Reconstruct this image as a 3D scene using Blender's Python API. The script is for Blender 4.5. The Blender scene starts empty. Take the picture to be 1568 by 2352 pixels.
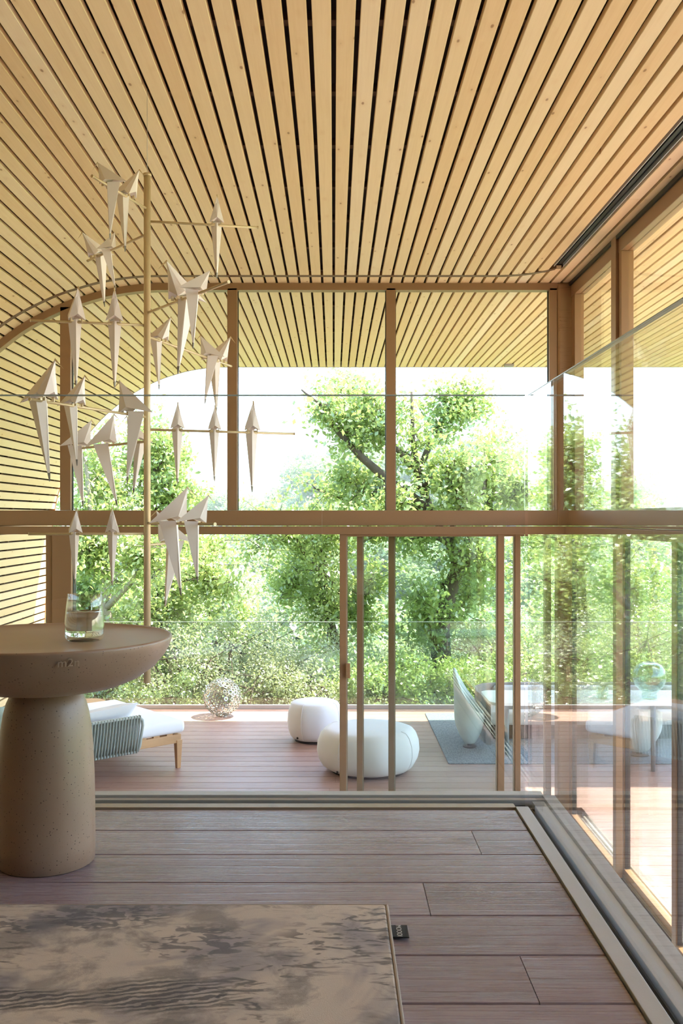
import bpy, bmesh, math, random
import numpy as np
from mathutils import Vector, Matrix
S = bpy.context.scene; COL = S.collection
rng = np.random.default_rng(7); random.seed(7)
FPX = 2200.0; U0, V0 = 766.0, 1188.0; H0 = 2.65           # camera 2.65 m above the deck, looking along +Y

# ------------------------------------------------------------------ camera, sky, sun, exposure
cd = bpy.data.cameras.new('camera'); cam = bpy.data.objects.new('camera', cd); COL.objects.link(cam)
cam.location = (0, 0, H0); cam.rotation_euler = (math.pi/2, 0, 0)
cd.sensor_fit = 'VERTICAL'; cd.sensor_height = 36; cd.lens = FPX/2352*36
cd.shift_x = 18/2352; cd.shift_y = 12/2352; cd.clip_start = .05; cd.clip_end = 5000
S.camera = cam
w = bpy.data.worlds.new('sky'); S.world = w; w.use_nodes = True
nt = w.node_tree; nt.nodes.clear()
sky = nt.nodes.new('ShaderNodeTexSky'); sky.sky_type = 'NISHITA'; sky.sun_disc = False
sky.sun_elevation = math.radians(62); sky.sun_rotation = math.radians(75); sky.dust_density = 1.2; sky.air_density = 1.0; sky.ozone_density = 1.6
bg = nt.nodes.new('ShaderNodeBackground'); bg.inputs[1].default_value = .62
ou = nt.nodes.new('ShaderNodeOutputWorld'); nt.links.new(sky.outputs[0], bg.inputs[0]); nt.links.new(bg.outputs[0], ou.inputs[0])
sd = bpy.data.lights.new('sun', 'SUN'); sd.energy = 11.0; sd.angle = .009; sd.color = (1, .93, .82)
sun = bpy.data.objects.new('sun', sd); COL.objects.link(sun)
SD = Vector((.49, .15, 1)).normalized()
sun.rotation_euler = SD.to_track_quat('Z', 'Y').to_euler()
S.view_settings.view_transform = 'Standard'; S.view_settings.look = 'None'
S.view_settings.gamma = 1; S.view_settings.use_curve_mapping = False
S.view_settings.exposure = 1.08
S.cycles.transparent_max_bounces = 32

# ------------------------------------------------------------------ helpers
def lin(c):
    return tuple(((v/255)/12.92 if v/255 <= .04045 else ((v/255+.055)/1.055)**2.4) for v in c)
def at(px, py, Y): return Vector(((px-U0)/FPX*Y, Y, H0+(V0-py)/FPX*Y))
def tag(o, label=None, cat=None, group=None, kind=None):
    if label: o['label'] = label
    if cat: o['category'] = cat
    if group: o['group'] = group
    if kind: o['kind'] = kind
    return o
def link(name, me, mat=None, parent=None, smooth=False):
    o = bpy.data.objects.new(name, me); COL.objects.link(o)
    if mat and not me.materials: me.materials.append(mat)
    if parent: o.parent = parent
    if smooth:
        for p in me.polygons: p.use_smooth = True
    return o
def empty(name, loc=(0, 0, 0), rz=0):
    o = bpy.data.objects.new(name, None); COL.objects.link(o); o.location = loc; o.rotation_euler = (0, 0, rz); o.empty_display_size = .05; return o
class MB:
    def __init__(s): s.v = []; s.f = []
    def box(s, a, b, M=None, ch=0):
        x0, y0, z0 = a; x1, y1, z1 = b; n = len(s.v)
        vs = [(x0, y0, z0), (x1, y0, z0), (x1, y1, z0), (x0, y1, z0), (x0, y0, z1), (x1, y0, z1), (x1, y1, z1), (x0, y1, z1)]
        if M: vs = [tuple(M @ Vector(v)) for v in vs]
        s.v += vs; s.f += [tuple(n+i for i in q) for q in [(0, 3, 2, 1), (4, 5, 6, 7), (0, 1, 5, 4), (1, 2, 6, 5), (2, 3, 7, 6), (3, 0, 4, 7)]]
        return s
    def tube(s, pts, rad, n=8, cap=True):
        pts = [Vector(p) for p in pts]
        if not hasattr(rad, '__len__'): rad = [rad]*len(pts)
        base = len(s.v); prev = None
        for i, p in enumerate(pts):
            d = (pts[min(i+1, len(pts)-1)]-pts[max(i-1, 0)]).normalized()
            if prev is None:
                a = d.orthogonal().normalized()
            else:
                a = (prev-d*prev.dot(d)).normalized()
            prev = a; b = d.cross(a)
            for k in range(n):
                t = 2*math.pi*k/n; s.v.append(tuple(p+(a*math.cos(t)+b*math.sin(t))*rad[i]))
        for i in range(len(pts)-1):
            for k in range(n):
                k2 = (k+1) % n
                s.f.append((base+i*n+k, base+i*n+k2, base+(i+1)*n+k2, base+(i+1)*n+k))
        if cap:
            s.f.append(tuple(base+k for k in reversed(range(n)))); s.f.append(tuple(base+(len(pts)-1)*n+k for k in range(n)))
        return s
    def prism(s, poly, d0, d1, axis='Y'):
        n = len(poly); b = len(s.v)
        for d in (d0, d1):
            for (p, q) in poly:
                s.v.append((p, d, q) if axis == 'Y' else ((d, p, q) if axis == 'X' else (p, q, d)))
        s.f.append(tuple(b+i for i in range(n))); s.f.append(tuple(b+n+i for i in reversed(range(n))))
        for i in range(n):
            j = (i+1) % n; s.f.append((b+i, b+n+i, b+n+j, b+j))
        return s
    def lathe(s, prof, n=48, c=(0, 0, 0), sq=None):
        b = len(s.v)
        for (r, z) in prof:
            for k in range(n):
                t = 2*math.pi*k/n; rr = r if sq is None else r*sq(t)
                s.v.append((c[0]+rr*math.cos(t), c[1]+rr*math.sin(t), c[2]+z))
        for i in range(len(prof)-1):
            for k in range(n):
                k2 = (k+1) % n; s.f.append((b+i*n+k, b+i*n+k2, b+(i+1)*n+k2, b+(i+1)*n+k))
        s.f.append(tuple(b+k for k in reversed(range(n)))); s.f.append(tuple(b+(len(prof)-1)*n+k for k in range(n)))
        return s
    def mesh(s, name='m', bevel=0, seg=2, fix=False):
        me = bpy.data.meshes.new(name); me.from_pydata(s.v, [], s.f)
        if bevel or fix:
            bm = bmesh.new(); bm.from_mesh(me)
            if fix: bmesh.ops.recalc_face_normals(bm, faces=bm.faces)
            if bevel: bmesh.ops.bevel(bm, geom=[e for e in bm.edges if e.calc_face_angle(0) > .5], offset=bevel, segments=seg, affect='EDGES', profile=.5)
            bm.to_mesh(me); bm.free()
        me.update(); return me
    def build(s, name, mat, parent=None, bevel=0, seg=2, smooth=False, fix=False):
        return link(name, s.mesh(name, bevel, seg, fix), mat, parent, smooth)
def bxo(name, a, b, mat, parent=None, bevel=0): return MB().box(a, b).build(name, mat, parent, bevel, 1)
def subsurf(o, n=2):
    m = o.modifiers.new('sub', 'SUBSURF'); m.levels = n; m.render_levels = n
    for p in o.data.polygons: p.use_smooth = True
    return o

# ------------------------------------------------------------------ materials
class NT:
    def __init__(s, name):
        s.m = bpy.data.materials.new(name); s.m.use_nodes = True; s.t = s.m.node_tree; s.t.nodes.clear()
        s.out = s.n('ShaderNodeOutputMaterial')
    def n(s, typ, ins=None, **kw):
        x = s.t.nodes.new(typ)
        for k, v in kw.items(): setattr(x, k, v)
        for k, v in (ins or {}).items():
            if isinstance(v, bpy.types.NodeSocket): s.t.links.new(v, x.inputs[k])
            else: x.inputs[k].default_value = v
        return x
    def mth(s, op, a, b=0, c=0):
        return s.n('ShaderNodeMath', {0: a, 1: b, 2: c}, operation=op).outputs[0]
    def mix(s, f, a, b, bt='MIX'):
        x = s.n('ShaderNodeMix', data_type='RGBA', blend_type=bt)
        for k, v in ((0, f), (6, a), (7, b)):
            if isinstance(v, bpy.types.NodeSocket): s.t.links.new(v, x.inputs[k])
            else: x.inputs[k].default_value = v if k == 0 else (*v[:3], 1)
        return x.outputs[2]
    def ramp(s, f, stops):
        r = s.n('ShaderNodeValToRGB', {0: f}); e = r.color_ramp.elements
        while len(e) < len(stops): e.new(.5)
        for i, (p, c) in enumerate(stops):
            e[i].position = p; e[i].color = (c, c, c, 1) if not hasattr(c, '__len__') else (*c[:3], 1)
        return r.outputs[0]
    def coords(s, scale=(1, 1, 1), rnd=True, kind=3):
        tc = s.n('ShaderNodeTexCoord')
        v = tc.outputs[kind]
        if rnd:
            oi = s.n('ShaderNodeObjectInfo')
            r = s.n('ShaderNodeVectorMath', {0: (37.1, 51.7, 13.3), 3: oi.outputs['Random']}, operation='SCALE')
            v = s.n('ShaderNodeVectorMath', {0: v, 1: r.outputs[0]}, operation='ADD').outputs[0]
            s.rand = oi.outputs['Random']
        mp = s.n('ShaderNodeMapping', {0: v, 3: scale})
        return mp.outputs[0]
    def noise(s, vec, scale, detail=3, rough=.5, dist=0):
        return s.n('ShaderNodeTexNoise', {'Vector': vec, 'Scale': scale, 'Detail': detail, 'Roughness': rough, 'Distortion': dist}).outputs[0]
    def princ(s, col, rough=.5, metal=0, bump=None, bs=.3, bd=.005, **kw):
        p = s.n('ShaderNodeBsdfPrincipled', {'Roughness': rough, 'Metallic': metal})
        if isinstance(col, bpy.types.NodeSocket): s.t.links.new(col, p.inputs['Base Color'])
        else: p.inputs['Base Color'].default_value = (*col[:3], 1)
        for k, v in kw.items():
            k = k.replace('_', ' ')
            p.inputs[k].default_value = v
        if bump is not None:
            b = s.n('ShaderNodeBump', {'Strength': bs, 'Distance': bd, 'Height': bump}); s.t.links.new(b.outputs[0], p.inputs['Normal'])
        s.t.links.new(p.outputs[0], s.out.inputs[0]); return s.m
def plain(name, rgb, rough=.5, metal=0, var=.08, scale=8, bs=.1, bd=.002, **kw):
    t = NT(name); v = t.coords(rnd=False)
    n = t.noise(v, scale, 4)
    c = lin(rgb); a = tuple(x*(1-var) for x in c); b = tuple(min(1, x*(1+var)) for x in c)
    n2 = t.noise(v, scale*12, 2)
    return t.princ(t.mix(n, a, b), rough, metal, n2, bs, bd, **kw)
OBJ = 3
def m_spruce():
    t = NT('spruce_boards'); v = t.coords((1, 1, 1))
    g = t.n('ShaderNodeMapping', {0: v, 3: (26, .9, 20)}).outputs[0]
    n = t.noise(g, 2.2, 5, .6, .6)
    fine = t.noise(t.n('ShaderNodeMapping', {0: v, 3: (90, 2.5, 60)}).outputs[0], 3, 3)
    c = t.ramp(n, [(.25, lin((222, 192, 142))), (.5, lin((234, 208, 160))), (.8, lin((241, 219, 176)))])
    c = t.mix(t.mth('MULTIPLY', fine, .25), c, lin((196, 146, 88)))
    tone = t.ramp(t.rand, [(0, lin((230, 194, 142))), (.5, lin((239, 212, 164))), (.85, lin((243, 220, 176))), (1, lin((250, 235, 206)))])
    c = t.mix(.5, c, tone)
    kv = t.n('ShaderNodeMapping', {0: v, 3: (15, 6.5, 3)}).outputs[0]
    vo = t.n('ShaderNodeTexVoronoi', {'Vector': kv, 'Scale': 1.0, 'Randomness': 1.0})
    pick = t.mth('GREATER_THAN', t.n('ShaderNodeSeparateColor', {0: vo.outputs['Color']}).outputs[0], .58)
    k = t.mth('MULTIPLY', t.ramp(vo.outputs['Distance'], [(0, 1.), (.07, .9), (.13, .0)]), pick)
    halo = t.mth('MULTIPLY', t.ramp(vo.outputs['Distance'], [(0, 1.), (.35, .0)]), pick)
    c = t.mix(t.mth('MULTIPLY', halo, .25), c, lin((205, 150, 80)))
    c = t.mix(t.mth('MULTIPLY', k, .8), c, lin((140, 88, 42)))
    return t.princ(c, .5, 0, fine, .12, .002)
def m_plank(name, cols, knot, rough=(.3, .5), gs=(1.2, 14, 10), bump=.35, spec=.5):
    t = NT(name); v = t.coords((1, 1, 1))
    g = t.n('ShaderNodeMapping', {0: v, 3: gs}).outputs[0]
    n = t.noise(g, 1.3, 6, .62, 1.3)
    wv = t.n('ShaderNodeTexWave', {'Vector': g, 'Scale': .55, 'Distortion': 7.0, 'Detail': 3.0, 'Detail Scale': .7}, wave_type='BANDS', bands_direction='Y').outputs[1]
    fine = t.noise(t.n('ShaderNodeMapping', {0: v, 3: (5, 120, 60)}).outputs[0], 1.6, 4, .7)
    c = t.ramp(n, [(.2, lin(cols[0])), (.5, lin(cols[1])), (.8, lin(cols[2]))])
    tone = t.ramp(t.rand, [(0, lin(cols[0])), (.5, lin(cols[1])), (1, lin(cols[2]))])
    c = t.mix(.45, c, tone)
    patch = t.ramp(t.noise(t.n('ShaderNodeMapping', {0: v, 3: (1.5, 9, 5)}).outputs[0], 1.1, 3), [(.45, 0.), (.62, 1.)])
    por = t.mth('MULTIPLY', t.ramp(fine, [(.52, 0.), (.6, 1.)]), patch)
    ring = t.mth('MULTIPLY', t.ramp(wv, [(.0, 1.), (.1, 0.)]), .35)
    c = t.mix(t.mth('MULTIPLY', t.mth('MAXIMUM', por, ring), .6), c, lin(knot))
    h = t.mth('SUBTRACT', n, t.mth('MULTIPLY', t.mth('MAXIMUM', por, ring), 1.2))
    rr = t.n('ShaderNodeMapRange', {0: fine, 3: rough[0], 4: rough[1]}).outputs[0]
    m = t.princ(c, .4, 0, h, bump, .002)
    p = [x for x in t.t.nodes if x.type == 'BSDF_PRINCIPLED'][0]; t.t.links.new(rr, p.inputs['Roughness']); p.inputs['Specular IOR Level'].default_value = spec
    return m
def m_glass(name, tint=(.93, .96, .94), refl=1.0):
    t = NT(name); g = t.n('ShaderNodeNewGeometry')
    d = t.mth('ABSOLUTE', t.n('ShaderNodeVectorMath', {0: g.outputs['Normal'], 1: g.outputs['Incoming']}, operation='DOT_PRODUCT').outputs['Value'])
    f = t.mth('ADD', .04*refl, t.mth('MULTIPLY', .96, t.mth('POWER', t.mth('SUBTRACT', 1, d), 5)))
    tr = t.n('ShaderNodeBsdfTransparent', {0: (*tint, 1)}); gl = t.n('ShaderNodeBsdfGlossy', {0: (1, 1, 1, 1), 'Roughness': 0.0})
    mx = t.n('ShaderNodeMixShader', {0: f, 1: tr.outputs[0], 2: gl.outputs[0]}); t.t.links.new(mx.outputs[0], t.out.inputs[0]); return t.m
def m_leaf(name, c1, c2, c3, tr=.45, scale=3.0):
    t = NT(name); v = t.coords(rnd=True)
    n = t.noise(v, scale, 2); n2 = t.noise(v, scale*9, 1)
    c = t.ramp(t.mth('ADD', t.mth('MULTIPLY', n, .5), t.mth('MULTIPLY', n2, .5)), [(.33, lin(c1)), (.5, lin(c2)), (.66, lin(c3))])
    d = t.n('ShaderNodeBsdfDiffuse', {0: c}); tl = t.n('ShaderNodeBsdfTranslucent', {0: t.mix(.5, c, lin((226, 236, 140)))})
    g = t.n('ShaderNodeBsdfGlossy', {0: (1, 1, 1, 1), 'Roughness': .38})
    m1 = t.n('ShaderNodeMixShader', {0: tr, 1: d.outputs[0], 2: tl.outputs[0]})
    m2 = t.n('ShaderNodeMixShader', {0: .11, 1: m1.outputs[0], 2: g.outputs[0]}); t.t.links.new(m2.outputs[0], t.out.inputs[0]); return t.m
SPRUCE = m_spruce()
OAK = m_plank('oak_floor', [(128, 112, 120), (150, 134, 142), (166, 150, 158)], (84, 60, 58), (.2, .36), bump=.2)  # cool purplish cast of the sky is mixed into these plank colours
DECKW = m_plank('hardwood_deck', [(156, 122, 108), (174, 140, 128), (190, 158, 146)], (104, 72, 60), (.32, .5), bump=.15)
FRAME = m_plank('brown_lacquer_frame', [(152, 116, 80), (160, 124, 88), (166, 130, 94)], (120, 84, 52), (.32, .45), gs=(2, 2, 2), bump=.03)
LACQ = plain('brown_lacquer', (152, 117, 84), .38, 0, .05, 3, .02)
DARK = plain('black_recess', (24, 20, 18), .7)
DKBR = plain('dark_brown_backing', (72, 50, 36), .8)
BATT = plain('counter_batten', (104, 78, 58), .8)
GASK = plain('black_gasket', (30, 28, 27), .5)
ALU = plain('brushed_aluminium', (186, 185, 186), .42, .25, .05, 20)
BRALU = plain('bronze_anodised', (168, 152, 130), .38, .35, .05, 20)
GLASS = m_glass('clear_glass', (.965, .98, .97), 1.0)
DGLASS = m_glass('tinted_door_glass', (.952, .975, .957), 1.3)
BRASS = plain('brushed_brass', (214, 192, 150), .4, .3, .04, 30)
EDGE = plain('glass_edge', (176, 186, 182), .25, 0, .05, 9)
WHITEP = plain('roof_white', (205, 200, 190), .6)

# ------------------------------------------------------------------ ceiling shell
P0 = [(9.0, 2.06), (0, 2.06), (-1.3, 2.06), (-1.67, 2.053), (-1.975, 2.009), (-2.193, 1.95), (-2.396, 1.88), (-2.70, 1.728), (-2.93, 1.565), (-3.186, 1.34), (-3.42, 1.06), (-3.62, .74), (-3.76, .38), (-3.84, 0.0), (-3.91, -.6), (-3.96, -1.41), (-3.99, -2.65)]
def catm(P, n=16):
    out = []
    for i in range(len(P)-1):
        p0 = P[max(i-1, 0)]; p1 = P[i]; p2 = P[i+1]; p3 = P[min(i+2, len(P)-1)]
        if i < 2: out.append(p1); continue
        for k in range(n):
            t = k/n
            out.append(tuple(.5*((2*p1[j])+(-p0[j]+p2[j])*t+(2*p0[j]-5*p1[j]+4*p2[j]-p3[j])*t*t+(-p0[j]+3*p1[j]-3*p2[j]+p3[j])*t**3) for j in (0, 1)))
    out.append(P[-1]); return out
PR = np.array(catm(P0)); PR[:, 1] += H0
seg = np.hypot(*(PR[1:]-PR[:-1]).T); AL = np.concatenate([[0], np.cumsum(seg)]); A0 = AL[np.argmin(abs(PR[:, 0]))]
def prof(s):                                   # s = 0 at X = 0, grows to the left and down the wall
    a = s+A0; x = np.interp(a, AL, PR[:, 0]); z = np.interp(a, AL, PR[:, 1])
    x2 = np.interp(a+.02, AL, PR[:, 0]); z2 = np.interp(a+.02, AL, PR[:, 1]); x1 = np.interp(a-.02, AL, PR[:, 0]); z1 = np.interp(a-.02, AL, PR[:, 1])
    t = Vector((x2-x1, 0, z2-z1)).normalized(); n = Vector((-t.z, 0, t.x))     # n points into the room (down on the flat)
    if n.z > 0 and abs(t.x) > .5: n = -n
    if abs(t.x) <= .5 and n.x < 0: n = -n
    return Vector((x, 0, z)), t, n
SMAX = AL[-1]-A0
YB, YF, YE, YC = -3.0, 8.42, 13.13, 10.15       # back, facade, roof edge, unseen roof step, shaped to let sun onto the right deck
def shell(name, s0, s1, y0, y1, off0, off1, mat, parent, ds=.1):
    N = max(2, int((s1-s0)/ds)); mb = MB()
    for i in range(N+1):
        p, t, n = prof(s0+(s1-s0)*i/N)
        for (o, y) in ((off0, y0), (off0, y1), (off1, y1), (off1, y0)):
            q = p-n*o; mb.v.append((q.x, y, q.z))
    for i in range(N):
        b = i*4
        for k in range(4):
            k2 = (k+1) % 4; mb.f.append((b+k, b+k2, b+4+k2, b+4+k))
    mb.f.append((0, 3, 2, 1)); b = N*4; mb.f.append((b, b+1, b+2, b+3))
    return mb.build(name, mat, parent, fix=True)
ceil = empty('ceiling', (0, 0, 0)); tag(ceil, kind='structure')
wleft = empty('wall_left', (0, 0, 0)); tag(wleft, kind='structure')
SW = 3.75                                       # arc length where ceiling turns into wall
shell('roof_panel', -4.2, SW, YB, YC, .075, .30, DKBR, ceil)
shell('roof_panel', -8.5, SW, YC, YE, .075, .30, DKBR, ceil)
shell('backing', SW, SMAX, YB, YE, .075, .22, DKBR, wleft)
shell('fascia', -8.5, SW, YE, YE+.02, -.005, .31, WHITEP, ceil)
shell('end_trim', SW, SMAX, YE, YE+.02, -.005, .24, plain('reddish_wood_edge', (176, 122, 84), .5), wleft)
y = 12.9
while y > YB:
    shell('counter_batten', -8.4 if y > YC else -4.1, SW, y-.025, y+.025, .035, .074, BATT, ceil, .2)
    shell('counter_batten', SW, SMAX, y-.025, y+.025, .035, .074, BATT, wleft, .2); y -= .68
bcache = {}
def board_mesh(L, W=.0785):
    k = (round(L, 3), W)
    if k in bcache: return bcache[k]
    w2, t, c = W/2, .03, .002
    poly = [(-w2, c), (-w2+c, 0), (w2-c, 0), (w2, c), (w2, t), (-w2, t)]
    me = MB().prism(poly, 0, L).mesh('board'); me.materials.append(SPRUCE)
    bm = bmesh.new(); bm.from_mesh(me); bmesh.ops.recalc_face_normals(bm, faces=bm.faces); bm.to_mesh(me); bm.free()
    bcache[k] = me; return me
def groove(X):
    if X > 1.9: return None
    if X < 1.35: return 8.15
    u = (X-1.35)/.55; return 8.15-.32*u**2.6
def put_board(s, y0, y1, parent, name='board'):
    p, t, n = prof(s)
    o = bpy.data.objects.new(name, board_mesh(y1-y0)); COL.objects.link(o)
    M = Matrix(((t.x, 0, -n.x, p.x), (0, 1, 0, y0), (t.z, 0, -n.z, p.z), (0, 0, 0, 1)))
    if M.to_3x3().determinant() < 0: M[0][0] *= -1; M[2][0] *= -1
    o.matrix_world = M; o.parent = parent; return o
k = -84
while True:
    s = (k+.5)*.1
    if s+.05 > SMAX: break
    X = -s if s < 1 else 0
    par = ceil if s < SW else wleft
    if k == -19: put_board(s, 7.95, YE-.002, par); k += 1; continue    # indoors the black curtain slot takes the place of this board
    yend = YE-.002
    if s < -4.2: put_board(s, YC, yend, par)
    else:
        g = groove(X)
        if g is None: put_board(s, YB, 6.2, par); put_board(s, 6.203, yend, par)
        else: put_board(s, YB, g, par); put_board(s, g+.06, yend, par)
    k += 1
# curved bead in the groove, and the dark slot
mb = MB(); n0 = 0
ss = np.linspace(-1.84, SMAX-.02, 140)
for s in ss:
    p, t, n = prof(s); g = groove(-s if s < 1 else 0)
    for (o, yy) in ((-.0015, g-.002), (-.0015, g+.060), (.05, g+.060), (.05, g-.002)):
        q = p-n*o; mb.v.append((q.x, yy, q.z))
for i in range(len(ss)-1):
    for k in range(4): mb.f.append((i*4+k, i*4+(k+1) % 4, i*4+4+(k+1) % 4, i*4+4+k))
mb.build('groove_bead', plain('dark_brown_bead', (112, 80, 54), .45), ceil, fix=True)
ct = empty('trim_1', (1.85, 0, 0)); tag(ct, kind='structure')
bxo('slot_back', (-.045, YB, 4.74), (.045, 7.9, 4.77), DARK, ct)
for sx in (-.041, .035): bxo('slot_rail', (sx, YB, 4.712), (sx+.006, 7.88, 4.745), ALU, ct)
bxo('curtain_track', (-.012, YB, 4.725), (.012, 7.85, 4.74), GASK, ct)

bxo('soffit_fitting', (2.30, 12.85, 4.68), (2.42, 12.95, 4.709), plain('grey_fitting', (150, 146, 150), .5), ceil)
# ------------------------------------------------------------------ facade frames
def profx(X):                                   # ceiling height (world) above X on the left side
    m = PR[:, 0] <= 9; xs = PR[::-1, 0]; zs = PR[::-1, 1]; return float(np.interp(X, xs, zs))
tr = empty('trim_2', (0, YF, 0)); tag(tr, kind='structure')
ZT1, ZT0, ZTm = H0+.06, H0-.15, H0-.075
MB().box((-3.85, 0, ZTm), (2.1, .16, ZT1)).build('transom_beam', LACQ, tr, .004)
MB().box((-3.88, -.03, ZT0), (2.1, .14, ZTm-.006)).build('door_track_head', LACQ, tr, .003)
tr2 = empty('trim_3', (2.06, 0, 0)); tag(tr2, kind='structure')
MB().box((0, YB, ZTm), (.16, YF+.1, ZT1)).build('transom_beam', LACQ, tr2, .004)
MB().box((-.03, YB, ZT0), (.14, YF+.1, ZTm-.006)).build('door_track_head', LACQ, tr2, .003)
# head frame following the shell
hf = shell('head_frame', -2.06, SMAX, YF, YF+.09, -.062, -.0005, LACQ, None); hf.name = 'trim_4'; tag(hf, kind='structure')
MB().box((2.08, YB, H0+1.93), (2.18, YF+.05, H0+2.059)).build('trim_5', LACQ, None, .004); tag(bpy.data.objects['trim_5'], kind='structure')
MB().box((2.062, YB, H0+2.03), (2.079, YF, H0+2.058)).build('trim_6', GASK); tag(bpy.data.objects['trim_6'], kind='structure')
up = empty('window_1', (0, YF, 0)); tag(up, kind='structure')
def post(x0, x1, z0, z1, par, yy=(0, .1)):
    MB().box((x0, yy[0], z0), (x1, yy[1], z1)).build('mullion', LACQ, par, .003)
    for xg in (x0-.006, x1): bxo('gasket', (xg, yy[0]+.05, z0), (xg+.006, yy[1]-.02, z1), GASK, par)
for (x0, x1) in ((-2.405, -2.312), (-.935, -.848), (.462, .545), (1.898, 1.965)):
    post(x0, x1, ZT1+.001, profx((x0+x1)/2)-.045, up)
def pane_poly(x0, x1, z0, ztop=None):
    pts = [(x0, z0), (x1, z0)]
    for i in range(13):
        x = x1+(x0-x1)*i/12; pts.append((x, (ztop if ztop else profx(x)-.03)))
    return pts
MB().prism([(-3.83, ZT1)]+[(-2.40, ZT1)]+[(x, profx(x)-.05) for x in np.linspace(-2.40, -3.8, 24)], .06, .072).build('pane', GLASS, up)
for (x0, x1) in ((-2.31, -.94), (-.845, .46), (.547, 1.896)):
    MB().prism(pane_poly(x0, x1, ZT1), .06, .072).build('pane', GLASS, up)
# lower front: wall post, fixed pane, sliding doors
lw = empty('window_2', (0, YF, 0)); tag(lw, kind='structure')
post(-2.47, -2.30, 0, ZT0, lw, (-.02, .14)); post(-2.53, -2.472, 0, ZT0, lw, (0, .08))
bxo('sill', (-3.96, 0, 0), (-2.54, .1, .07), LACQ, lw)
bxo('pane', (-3.95, .05, .07), (-2.535, .062, ZT0), GLASS, lw)
# corner post
cp = MB().box((1.966, YF-.02, 0), (2.12, YF+.13, H0+2.059)).build('trim_7', FRAME, None, .02, 3); tag(cp, kind='structure')
def sliding(name, x0, x1, y, sw, handle=None):
    d = empty(name, (x0, YF+y, 0)); tag(d, kind='structure'); W = x1-x0
    for a, b in ((0, sw), (W-sw, W)): MB().box((a, 0, .02), (b, .055, ZT0)).build('door_stile', LACQ, d, .003)
    MB().box((sw, 0, .02), (W-sw, .055, .09)).build('bottom_rail', LACQ, d, .002)
    MB().box((sw, 0, ZT0-.02), (W-sw, .055, ZT0)).build('top_rail', LACQ, d)
    for a in (sw, W-sw-.012): bxo('gasket', (a, .01, .09), (a+.012, .045, ZT0-.02), BRALU, d)
    bxo('pane', (sw, .022, .09), (W-sw, .034, ZT0-.02), DGLASS, d)
    if handle: MB().box((sw-.004, -.045, 1.24), (sw+.034, 0, 1.37)).build('handle', FRAME, d, .004)
    return d
sliding('door_1', .053, 1.50, -.0, .058, True); sliding('door_2', .206, 1.655, .062, .05); sliding('door_3', .49, 1.94, .124, .05)
fs = MB().box((-2.3, -.03, -.03), (1.96, .2, .012)).build('trim_8', ALU); fs.location = (0, YF, 0); tag(fs, kind='structure')
# right facade: upper panes, lower sliding doors
ru = empty('window_3', (2.08, 0, 0)); tag(ru, kind='structure')
ys = [7.0, 4.0, .9]
prev = YF-.05
MB().box((0, YF-.15, ZT1), (.08, YF-.05, H0+1.93)).build('mullion', LACQ, ru, .003)
for i, yy in enumerate(ys):
    MB().box((-.02, yy, ZT1), (.09, yy+.12, H0+2.058)).build('mullion', LACQ, ru, .004)
    MB().box((.0, yy-.07, ZT1), (.09, yy-.012, H0+1.93)).build('sash', LACQ, ru, .003)
    bxo('gasket', (.01, yy-.011, ZT1), (.08, yy, H0+1.93), GASK, ru)
    bxo('pane', (.045, yy+.12, ZT1), (.057, prev-(.1 if i == 0 else .07), H0+1.93), GLASS, ru); prev = yy
def rsliding(name, y0, y1, x, handle=False):
    d = empty(name, (x, y0, 0)); tag(d, kind='structure'); W = y1-y0; sw = .075
    for a, b in ((0, sw), (W-sw, W)): MB().box((0, a, .02), (.05, b, ZT0)).build('door_stile', LACQ, d, .003)
    MB().box((0, sw, .02), (.05, W-sw, .08)).build('bottom_rail', LACQ, d, .002)
    for a in (sw, W-sw-.01): bxo('gasket', (.01, a, .08), (.045, a+.01, ZT0), GASK, d)
    bxo('pane', (.02, sw, .08), (.032, W-sw, ZT0), DGLASS, d)
    if handle: MB().box((-.045, W-sw+.005, 1.22), (0, W-.01, 1.36)).build('handle', FRAME, d, .004)
rsliding('door_4', 6.98, YF-.05, 2.055, True); rsliding('door_5', 5.75, 7.08, 2.12); rsliding('door_6', 4.50, 5.83, 2.055); rsliding('door_7', 3.2, 4.6, 2.12); rsliding('door_8', 1.7, 3.28, 2.055); rsliding('door_9', 0.46, 1.8, 2.12)
sl = empty('trim_9', (0, 0, 0)); tag(sl, kind='structure')
bxo('threshold', (1.93, YB, -.03), (2.25, YF-.03, .012), ALU, sl)
for x in (1.955, 2.04, 2.115, 2.185, 2.225): bxo('track_rail', (x, YB, .012), (x+.016, YF-.03, .032), BRALU if x > 2 else ALU, sl)
for x in (1.99, 2.085, 2.15): bxo('track_groove', (x, YB, .0125), (x+.02, YF-.03, .015), GASK, sl)

# ------------------------------------------------------------------ floors
rowm = {}
def plank_mesh(L, W, T, mat, ch=.0025):
    k = (round(L, 3), W, T, mat.name)
    if k not in rowm:
        c = ch; poly = [(0, 0), (W, 0), (W, T-c), (W-c, T), (c, T), (0, T-c)]
        me = MB().prism(poly, 0, L, 'X').mesh('plank', fix=True); me.materials.append(mat); rowm[k] = me
    return rowm[k]
def plank(name, x0, x1, y0, W, ztop, T, mat, par, gap=.003):
    o = bpy.data.objects.new(name, plank_mesh(x1-x0-.0015, W-gap, T, mat)); COL.objects.link(o); o.location = (x0, y0, ztop-T); o.parent = par; return o
MZ = H0-.8
fl = empty('floor', (0, 0, 0)); tag(fl, kind='structure')
bxo('slab', (-3.93, YB, MZ-.34), (.62, 2.76, MZ-.02), plain('slab_edge', (190, 182, 170), .7), fl)
YR = 2.622; PW = .1742
joints = {0: [], 1: [.352], 2: [-1.9], 3: [.196], 4: [-.9], 5: [.34], 6: [-.6]}
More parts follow.
